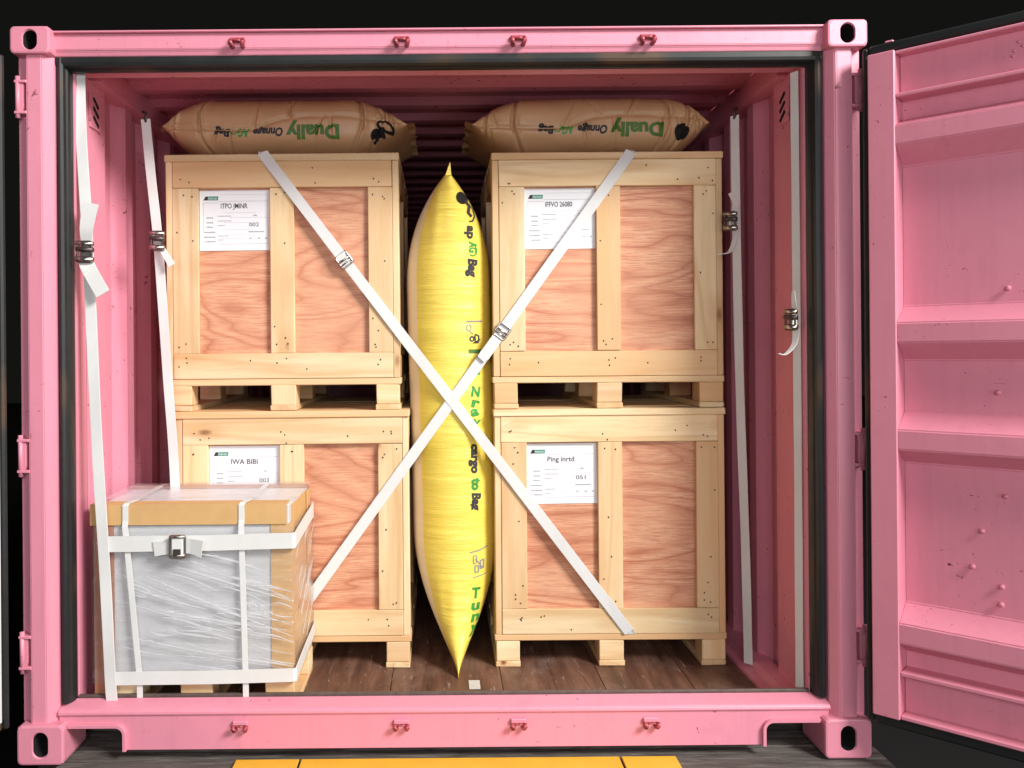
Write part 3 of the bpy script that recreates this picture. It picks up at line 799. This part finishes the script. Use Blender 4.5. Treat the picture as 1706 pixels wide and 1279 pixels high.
# pinched corners of the sealed ends
for z, dz, nm in ((YH, .030, 'end_seal'), (0, -.0, 'end_seal')):
    if dz:
        yf = ysurf(xcen(z), z)
        mesh(nm, [(xcen(z) - .010, yf + .004, z - .02), (xcen(z) + .012, yf + .004, z - .02), (xcen(z) + .008, yf, z + dz), (xcen(z) + .002, yf + .30, z + dz * .4), (xcen(z) - .004, yf + .02, z + .006)], [(0, 1, 2, 4), (1, 3, 2), (4, 2, 3), (0, 4, 3), (0, 3, 1)], YBAG, yb)
def ony(nm, VF, mat, lift=.0016):
    Vv, Ff = VF
    return mesh(nm, [(x, ysurf(x, z) - lift, z) for x, z in Vv], Ff, mat, yb)
def down(s, h, x, ztop, length, bold=0, shear=0):
    """text read from top to bottom, letters lying on their right side; x = base line (left side)"""
    Vt, Ff = text2d(s, h, bold, .006, shear); mx = min(v[0] for v in Vt); k = length / width2d(Vt)
    return [(x + v[1], ztop - (v[0] - mx) * k) for v in Vt], Ff
def upr(s, h, x, z, w_, bold=0, rot=0):
    Vt, Ff = text2d(s, h, bold, .006); mx = min(v[0] for v in Vt); k = w_ / width2d(Vt); c, n = math.cos(R(rot)), math.sin(R(rot))
    out = []
    for v in Vt:
        a, b = (v[0] - mx) * k, v[1]; out.append((x + a * c - b * n, z + a * n + b * c))
    return out, Ff
X0 = -.045  # world x -> bag x offset
def wz(z): return z - YB0
ony('valve_disc', disc2d(.088 + X0, wz(1.972), .024), BLACK_SHADE, .003)
ony('valve_cord', line2d([(.098 + X0, wz(1.965)), (.116 + X0, wz(1.945)), (.112 + X0, wz(1.918)), (.126 + X0, wz(1.905))], .012), INK, .003)
ony('valve_loop', line2d([(.104 + X0, wz(1.962)), (.132 + X0, wz(1.94)), (.139 + X0, wz(1.91)), (.130 + X0, wz(1.888)), (.116 + X0, wz(1.884))], .006), INK, .003)
ony('lettering', down('ap', .046, .108 + X0, wz(1.868), .052, .0022), INK)
ony('lettering', down('AG', .044, .116 + X0, wz(1.806), .044, .0022), GREENY)
ony('swoosh_print', line2d([(.140 + X0, wz(1.79)), (.146 + X0, wz(1.775)), (.144 + X0, wz(1.758)), (.134 + X0, wz(1.750)), (.118 + X0, wz(1.752))], .005), GREENY)
ony('lettering', down('Bag', .050, .112 + X0, wz(1.738), .074, .0026, .1), INK)
ony('rule_print', line2d([(.103 + X0, wz(1.487)), (.166 + X0, wz(1.489))], .006), INKG)
ony('symbol_print', merge2d([line2d([(.112 + X0 + .009 * math.cos(a), wz(1.462) + .013 * math.sin(a)) for a in [k * .5 for k in range(14)]], .004), line2d([(.116 + X0, wz(1.446)), (.130 + X0, wz(1.436))], .004)]), INKG)
ony('symbol_print', merge2d([line2d([(.124 + X0 + .008 * math.cos(a), wz(1.418) + .009 * math.sin(a)) for a in [k * .6 for k in range(12)]], .006), line2d([(.136 + X0, wz(1.436)), (.152 + X0, wz(1.430)), (.150 + X0, wz(1.404)), (.138 + X0, wz(1.402)), (.136 + X0, wz(1.432))], .006), line2d([(.128 + X0, wz(1.40)), (.158 + X0, wz(1.416))], .005)]), INK)
ony('symbol_print', line2d([(.110 + X0, wz(1.368)), (.160 + X0, wz(1.368))], .016), GREEN)
ony('lettering', upr('ii', .05, .116 + X0, wz(1.275), .04, .002), GREENY)
for s_, zz, r_ in (('N', 1.190, -8), ('r', 1.148, -12), ('a', 1.108, 10), ('Y', 1.058, -10)):
    ony('lettering', upr(s_, .056, .118 + X0, wz(zz), .034, .0026, r_), GREENY)
ony('lettering', upr('s', .05, .128 + X0, wz(1.02), .026, .002), GREENY)
ony('lettering', down('cargo', .046, .118 + X0, wz(.998), .118, .0024, .1), INK)
ony('lettering', down('to', .050, .120 + X0, wz(.862), .050, .003), GREENY)
ony('lettering', down('Bag', .048, .120 + X0, wz(.802), .070, .0026, .1), INK)
ony('rule_print', line2d([(.108 + X0, wz(.566)), (.148 + X0, wz(.572)), (.180 + X0, wz(.585))], .005), INKG)
ony('symbol_print', merge2d([line2d([(.122 + X0, wz(.552)), (.136 + X0, wz(.552)), (.134 + X0, wz(.524)), (.122 + X0, wz(.52)), (.122 + X0, wz(.552))], .004), line2d([(.128 + X0, wz(.512)), (.142 + X0, wz(.512)), (.142 + X0, wz(.486)), (.128 + X0, wz(.486)), (.128 + X0, wz(.512))], .005), line2d([(.150 + X0, wz(.530)), (.164 + X0, wz(.534)), (.162 + X0, wz(.500)), (.150 + X0, wz(.498)), (.150 + X0, wz(.530))], .006), line2d([(.130 + X0, wz(.54)), (.160 + X0, wz(.50))], .004), line2d([(.118 + X0, wz(.466)), (.172 + X0, wz(.474))], .004)]), INKG)
for s_, zz, xx, r_ in (('T', .388, .112, -6), ('u', .342, .110, -8), ('n', .298, .108, -14), ('y', .258, .102, -18), (',', .212, .098, -10)):
    ony('lettering', upr(s_, .056, xx + X0, wz(zz), .034 if s_ != ',' else .016, .0026, r_), GREENY)

# ---------------------------------------------------------------- webbing straps
def ring(name, c, u, v, hw, hh, r, mat, parent):
    """rounded rectangular wire frame in plane (u, v)"""
    c, u, v = Vector(c), Vector(u).normalized(), Vector(v).normalized(); pts = []
    rr = min(hw, hh) * .25
    for sx_, sy_, a0 in ((1, 1, 0), (-1, 1, 90), (-1, -1, 180), (1, -1, 270)):
        for k in range(4):
            a = R(a0 + k * 30); pts.append(c + u * (sx_ * (hw - rr) + rr * math.cos(a)) + v * (sy_ * (hh - rr) + rr * math.sin(a)))
    return tube(name, pts, r, mat, parent, 8, True)
def diag(label, p0, p1, y0, bk, wd, top_over, flap):
    p0, p1 = Vector(p0), Vector(p1); d = (p1 - p0).normalized(); across = Vector((0, 1, 0)).cross(d).normalized()
    t = thing('cargo_strap', label, 'strap', p1, 'white straps crossed over the crates')
    o = p1
    path = [p0 + Vector((0, .30, .014)), p0 + Vector((0, .10, .010)), p0 + Vector((0, .012, .009)), p0 + Vector((0, -.004, .003)), p0 + d * .02]
    n = 26
    path += [p0.lerp(p1, k / n) + Vector((0, -.0012 * math.sin(k / n * math.pi * 3), 0)) for k in range(1, n)]
    path += [p1 - d * .01, p1 + Vector((0, .010, -.004)), p1 + Vector((0, .05, -.006))]
    wds = [Vector((1, 0, 0)) * (1 if across.x > 0 else -1)] * 3 + [across] * (len(path) - 5) + [Vector((1, 0, 0)) * (1 if across.x > 0 else -1)] * 2
    ribbon('webbing', [p - o for p in path], wd, wds, STRAP, t, .0026, .04)
    L = (p1 - p0).length
    c = p0 + d * bk; yv = Vector((0, -.006, 0))
    # doubled webbing running into the buckle
    s0, s1 = flap
    fp = [c + d * s0 + Vector((0, -.004 - .004 * (k / 5), 0)) + d * (s1 - s0) * (k / 5) for k in range(6)]
    ribbon('doubled_webbing', [p - o for p in fp], wd * 1.02, across, STRAP, t, .0026)
    e = c + d * s1
    ribbon('strap_tail', [e - o + Vector((0, -.008, 0)) - d * .012, e - o + Vector((0, -.010, 0)) + across * .004 + d * .014], [wd * 1.08, wd * .8], across, STRAP, t, .002)
    ring('buckle', c - o + yv, across, d, wd * .60, .027, .0042, METAL, t)
    V, F = tube_data([c - o + yv * 1.6 - across * wd * .58, c - o + yv * 1.6 + across * wd * .58], .0042, 8); mesh('buckle_bar', V, F, METAL, t, smooth=True)
    V, F = tube_data([c - o + yv * 1.5 - across * wd * .60 + d * .012, c - o + yv * 2.2 + across * wd * .60 + d * .016], .0032, 8); mesh('buckle_pin', V, F, METAL, t, smooth=True)
    return t
diag('white strap running from the upper left crate down to the right', (-.700, YC - .0085, 2.158), (.742, YC - .0065, .243), 0, .530, .042, True, (-.115, -.018))
diag('white strap running from the upper right crate down to the left', (.757, YC - .0085, 2.150), (-.575, YC - .0035, .332), 0, .872, .042, True, (.02, .125))
# printed tag on the first strap
def hang(label, pts, wd, buckle_at, tails, loc, yb_=-.004, nrm=(0, -1, 0), hook=True):
    t = thing('hanging_strap', label, 'strap', loc, 'white straps hanging on the container walls'); o = Vector(loc)
    path = spline(pts, 8); wdir = Vector(nrm).cross(Vector((0, 0, 1))).normalized()
    ribbon('webbing', [p - o for p in path], wd, wdir, STRAP, t, .003, .05)
    b = Vector(buckle_at) - o; nv = Vector(nrm)
    q = b + nv * .010
    box('buckle_body', q.x - wd * .5, q.x + wd * .5, q.y - .008, q.y + .008, q.z - .026, q.z + .022, METAL, t, .004)
    for dz, r in ((-.028, .010), (.006, .009), (.026, .008)):
        V, F = tube_data([q + nv * .012 + wdir * (-wd * .75) + Vector((0, 0, dz)), q + nv * .014 + wdir * wd * .75 + Vector((0, 0, dz + .004))], r, 10)
        mesh('buckle_spindle', V, F, METAL if dz != .006 else DKMETAL, t, smooth=True)
    ring('buckle_frame', q + nv * .016, wdir, (0, 0, 1), wd * .62, .034, .004, DKMETAL, t)
    for tl in tails:
        pts_, w_ = tl
        pp = spline([Vector(p) - o for p in pts_], 6)
        ribbon('strap_tail', pp, [w_[0] + (w_[1] - w_[0]) * k / (len(pp) - 1) for k in range(len(pp))], wdir, STRAP, t, .0024)
    if hook:
        top = Vector(pts[0]) - o
        V, F = tube_data([top + Vector((0, .004, -.012)), top + Vector((0, -.008, .004)), top + Vector((0, 0, .022)), top + Vector((-.012 if loc[0] < 0 else .012, .004, .030))], .006, 8)
        mesh('hook', V, F, DKMETAL, t, smooth=True)
    return t
hang('white strap hanging along the left wall in front of the wrapped box', [(-1.252, .130, 2.36), (-1.246, .122, 2.15), (-1.218, .104, 1.745), (-1.188, .09, 1.1), (-1.160, .086, .60), (-1.142, .085, .20), (-1.140, .118, .150)], .038, (-1.214, .092, 1.72),
     [([(-1.220, .086, 1.70), (-1.200, .070, 1.66), (-1.150, .062, 1.575)], (.050, .050)), ([(-1.214, .086, 1.75), (-1.208, .070, 1.80), (-1.190, .064, 1.885)], (.034, .056))], (-1.14, .115, .15))
hang('white strap hanging on the left wall beside the upper crate', [(-1.125, .42, 2.268), (-1.106, .42, 2.05), (-1.085, .43, 1.8), (-1.060, .44, 1.35), (-1.035, .45, .9), (-1.02, .46, .30)], .036, (-1.078, .424, 1.800),
     [([(-1.072, .416, 1.782), (-1.050, .405, 1.75), (-1.022, .40, 1.705)], (.022, .028))], (-1.02, .46, .30))
hang('white strap hanging on the dark right wall beside the upper crate', [(1.160, .50, 2.285), (1.163, .50, 1.86), (1.172, .50, 1.2), (1.188, .50, .6), (1.196, .50, .132)], .036, (1.150, .496, 1.868),
     [([(1.155, .486, 1.84), (1.145, .46, 1.80), (1.118, .45, 1.745), (1.070, .448, 1.735)], (.030, .010)), ([(1.150, .486, 1.90), (1.150, .47, 1.935), (1.128, .462, 1.975)], (.028, .020))], (1.196, .50, .132), nrm=(-.75, -.66, 0))
hang('white strap hanging beside the right post seal', [(1.247, .15, 2.34), (1.248, .15, 2.0), (1.249, .15, 1.43), (1.249, .15, .8), (1.248, .15, .165)], .030, (1.238, .138, 1.47),
     [([(1.238, .130, 1.44), (1.225, .115, 1.385), (1.190, .105, 1.350), (1.165, .103, 1.352)], (.028, .006)), ([(1.234, .130, 1.51), (1.226, .12, 1.54), (1.225, .118, 1.57)], (.022, .010))], (1.228, .16, .156), nrm=(-.85, -.53, 0), hook=False)

# ---------------------------------------------------------------- film wrapped box on its pallet
BX0, BX1, BY0, BY1, BZ0, BZ1 = -1.206, -.531, .124, .526, .236, .842
pl = thing('small_pallet', 'small wooden pallet under the film wrapped box', 'pallet', ((BX0 + BX1) / 2, (BY0 + BY1) / 2, FZ))
def loc_(o, t):
    o.location = Vector(o.location) - Vector(t.location); return o
for a, b in ((-1.160, -1.052), (-.915, -.805), (BX1 - .09, BX1 + .012)):
    for y0, y1 in ((BY0 - .004, BY0 + .09), (BY1 - .10, BY1 + .006)):
        loc_(box('block', a, b, y0, y1, FZ + .0205, .2265 if y0 < BY0 else .2055, PX, pl, .003, .001), pl)
    loc_(box('runner', a, b, BY0 - .002, BY1 + .004, FZ + .0005, FZ + .020, PY, pl, .003, .001), pl)
for k in range(1, 4):
    y = BY0 - .004 + k * .105; loc_(box('deck_board', -1.162, BX1 + .012, y, y + .09, .206, BZ0 - .009, PX, pl, .003, .001), pl)
bt = thing('wrapped_box', 'grey box with cardboard corner guards under clear stretch film', 'box', ((BX0 + BX1) / 2, (BY0 + BY1) / 2, BZ0))
def bb(nm, *a, bev=.002, p=None): return loc_(box(nm, *a, bt, bev), bt)
bb('box_body', BX0 + .004, BX1 - .004, BY0 + .004, BY1 - .004, BZ0 - .008, BZ1 - .004, GREYB)
bb('top_sheet', BX0 + .006, BX1 - .006, BY0 + .006, BY1 - .006, BZ1 - .0035, BZ1 - .001, GREYT)
bb('front_board', BX0 + .062, BX1 - .062, BY0 - .001, BY0 + .0035, BZ0, BZ1 - .07, GREYB)
# corner guards: L sections at the upright edges, along the top front and top back edge
def guard(nm, poly, axis, a, b, m):
    return loc_(prism(nm, poly, axis, a, b, m, bt, 0), bt)
T_ = .006
def Ls(x, y, dx, dy, w1=.068, w2=.05):   # L around a vertical edge, dx/dy point inwards
    p = [(x - dx * T_, y - dy * T_), (x + dx * w1, y - dy * T_), (x + dx * w1, y), (x, y), (x, y + dy * w2), (x - dx * T_, y + dy * w2)]
    return p if dx * dy > 0 else p[::-1]
guard('corner_guard', Ls(BX0, BY0, 1, 1, .062), 'z', BZ0 - .09, BZ1 - .066, CARDR)
guard('corner_guard', Ls(BX1, BY0, -1, 1, .066), 'z', BZ0 - .002, BZ1 - .066, CARD)
guard('corner_guard', Ls(BX1, BY1, -1, -1), 'z', BZ0, BZ1 - .010, CARD)
guard('edge_guard', [(BY0 - .012, BZ1 - .066), (BY0 - .012, BZ1 + .006), (BY0 + .055, BZ1 + .006), (BY0 + .055, BZ1 + .001), (BY0 - .007, BZ1 + .001), (BY0 - .007, BZ1 - .066)], 'x', BX0 - .016, BX1 - .010, CARD)
guard('edge_guard', [(BY1 - .050, BZ1 + .001), (BY1 - .050, BZ1 + .006), (BY1 + .005, BZ1 + .006), (BY1 + .005, BZ1 - .05), (BY1 + .0005, BZ1 - .05), (BY1 + .0005, BZ1 + .001)], 'x', BX0 - .004, BX1 + .002, CARDR)
for z0, z1 in ((BZ0 + .15, BZ0 + .20), (BZ0 + .42, BZ0 + .47)):
    bb('side_slat', BX1 - .001, BX1 + .004, BY0 + .055, BY1 - .055, z0, z1, CARD)
bb('side_sheet', BX1 - .0035, BX1 - .0012, BY0 + .052, BY1 - .052, BZ0, BZ1 - .01, CARD)
# narrow packing bands front-over-top
def band(xb, xt, xback):
    pts = [(xb, BY0 - .023, FZ + .06), (xb, BY0 - .0235, BZ0 + .01), (xt + (xb - xt) * .1, BY0 - .0235, BZ1 - .10), (xt, BY0 - .020, BZ1 - .07), (xt, BY0 - .0150, BZ1 - .05), (xt, BY0 - .0148, BZ1 + .002), (xt + .004, BY0 - .008, BZ1 + .0095), (xt + .012, BY0 + .05, BZ1 + .0095), (xback, BY1 - .03, BZ1 + .0095), (xback, BY1 + .0085, BZ1 + .0085), (xback, BY1 + .0095, BZ1 - .05)]
    o = Vector(bt.location)
    wd = [Vector((1, 0, 0))] * len(pts)
    ribbon('packing_band', [Vector(p) - o for p in pts], .020, wd, STRAP, bt, .0016)
band(-1.050, -1.098, -1.100); band(-.684, -.696, -.690)
# stretch film shell around the box, puckered
def film_shell():
    o = Vector(bt.location); e = .0165
    x0, x1, y0, y1 = BX0 - .009, BX1 + e, BY0 - e - .003, BY1 + .012
    loop = []
    def seg(a, b, n):
        for k in range(n): loop.append((a[0] + (b[0] - a[0]) * k / n, a[1] + (b[1] - a[1]) * k / n))
    seg((x0, y0), (x1, y0), 70); seg((x1, y0), (x1, y1), 34); seg((x1, y1), (x0, y1), 20); seg((x0, y1), (x0, y0), 20)
    n = len(loop); V, F = [], []; NZf = 60
    for i in range(NZf + 1):
        z = BZ0 - .004 + (BZ1 - .070 - BZ0 + .004) * i / NZf
        for x, y in loop:
            q = noise.noise(Vector((x * 2 + z * .8, y * 4, (z - x * .36) * 26))) * .0022
            nx = (1 if x > x1 - 1e-4 else 0); ny = (-1 if y < y0 + 1e-4 else 0)
            V.append(Vector((x + nx * q, y + ny * q, z)) - o)
    for i in range(NZf): F += [(i * n + k, i * n + (k + 1) % n, (i + 1) * n + (k + 1) % n, (i + 1) * n + k) for k in range(n)]
    mesh('stretch_film', V, F, FILM, bt, smooth=True)
    # white strips: painted crease highlights fanning over the front and the right side
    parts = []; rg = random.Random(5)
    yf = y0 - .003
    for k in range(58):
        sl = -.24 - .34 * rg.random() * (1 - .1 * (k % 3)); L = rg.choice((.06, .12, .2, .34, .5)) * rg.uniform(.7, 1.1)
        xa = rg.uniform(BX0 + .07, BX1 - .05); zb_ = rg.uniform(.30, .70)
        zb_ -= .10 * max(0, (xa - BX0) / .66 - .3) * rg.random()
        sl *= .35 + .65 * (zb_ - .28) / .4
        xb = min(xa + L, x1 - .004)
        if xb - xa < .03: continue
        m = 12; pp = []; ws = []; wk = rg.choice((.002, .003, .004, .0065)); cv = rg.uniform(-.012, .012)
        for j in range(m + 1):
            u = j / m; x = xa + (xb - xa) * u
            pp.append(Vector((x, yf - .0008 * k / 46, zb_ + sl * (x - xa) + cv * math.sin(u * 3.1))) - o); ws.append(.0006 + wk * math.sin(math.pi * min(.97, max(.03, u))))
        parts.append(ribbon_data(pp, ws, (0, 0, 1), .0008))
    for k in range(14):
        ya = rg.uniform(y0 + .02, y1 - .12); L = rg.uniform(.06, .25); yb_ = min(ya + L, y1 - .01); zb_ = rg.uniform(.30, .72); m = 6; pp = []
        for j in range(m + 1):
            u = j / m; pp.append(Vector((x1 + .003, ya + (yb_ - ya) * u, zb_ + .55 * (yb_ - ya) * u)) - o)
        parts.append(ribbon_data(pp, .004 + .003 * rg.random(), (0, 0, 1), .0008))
    c = joined('film_crease_highlights', parts, CREASE_LIGHT, bt); c['kind'] = 'stuff'
    # film over the top
    V, F = [], []; nx_, ny_ = 60, 30
    for i in range(nx_ + 1):
        for j in range(ny_ + 1):
            x = BX0 - .004 + (x1 - BX0 + .003) * i / nx_; y = BY0 + .05 + (y1 - BY0 - .05) * j / ny_
            V.append(Vector((x, y, BZ1 + .0135 + .0022 * noise.noise(Vector((x * 4, y * 22, 2))))) - o)
    F = [(i * (ny_ + 1) + j, (i + 1) * (ny_ + 1) + j, (i + 1) * (ny_ + 1) + j + 1, i * (ny_ + 1) + j + 1) for i in range(nx_) for j in range(ny_)]
    mesh('top_film', V, F, FILMT, bt, smooth=True)
film_shell()
# wide webbing straps round the box
def belt(label, z, wd, buckle, dz_side):
    e = .0255; xR = BX1 + .0215
    yF = BY0 - e - .005
    t = thing('box_strap', label, 'strap', (-1.14, yF, z), 'white straps around the wrapped box'); o = Vector(t.location)
    pts = [(-1.152, yF + .0005, z - .001), (-1.0, yF, z), (-.8, yF - .0005, z + .001), (BX1 - .02, yF, z + .006), (xR - .008, yF, z + .0065), (xR, yF + .008, z + .007), (xR + .001, BY0 + .2, z + .007 + dz_side * .5), (xR + .001, BY1 - .02, z + dz_side), (xR - .004, BY1 + .010, z + dz_side)]
    ribbon('webbing', [Vector(p) - o for p in pts], wd, (0, 0, 1), STRAP, t, .003)
    if buckle:
        c = Vector((-.908, yF - .008, z - .008)) - o
        ribbon('strap_tail', [c + Vector((-.085, .003, -.010)), c + Vector((-.05, -.001, -.005)), c + Vector((0, -.004, 0)), c + Vector((.045, -.010, .002)), c + Vector((.088, -.022, -.006))], [.05, .046, .044, .05, .058], (0, 0, 1), STRAP, t, .003)
        ring('buckle', c + Vector((0, -.010, 0)), (1, 0, 0), (0, 0, 1), .026, .037, .0045, METAL, t)
        box('buckle_plate', c.x - .020, c.x + .020, c.y - .016, c.y - .006, c.z - .026, c.z + .030, STRAP, t, .004)
        box('buckle_lever', c.x - .013, c.x + .013, c.y - .020, c.y - .0155, c.z - .030, c.z - .006, DKMETAL, t, .003)
        for q in (-.030, .034):
            V, F = tube_data([c + Vector((-.026, -.016, q)), c + Vector((.026, -.016, q + .002))], .005, 8); mesh('buckle_bar', V, F, METAL, t, smooth=True)
belt('white strap with a metal buckle around the upper part of the wrapped box', .716, .054, True, .035)
belt('plain white strap around the foot of the wrapped box', .253, .046, False, .03)
# ---------------------------------------------------------------- small tag on the floor
tg = box('paper_tag', .094, .136, .322, .405, FZ + .001, FZ + .0022, simple('speckled_paper', (.55, .54, .52), .7, 0, 130, .5, .1), None, 0)
tag(tg, 'small speckled grey paper tag lying on the dark floor below the yellow bag', 'tag')
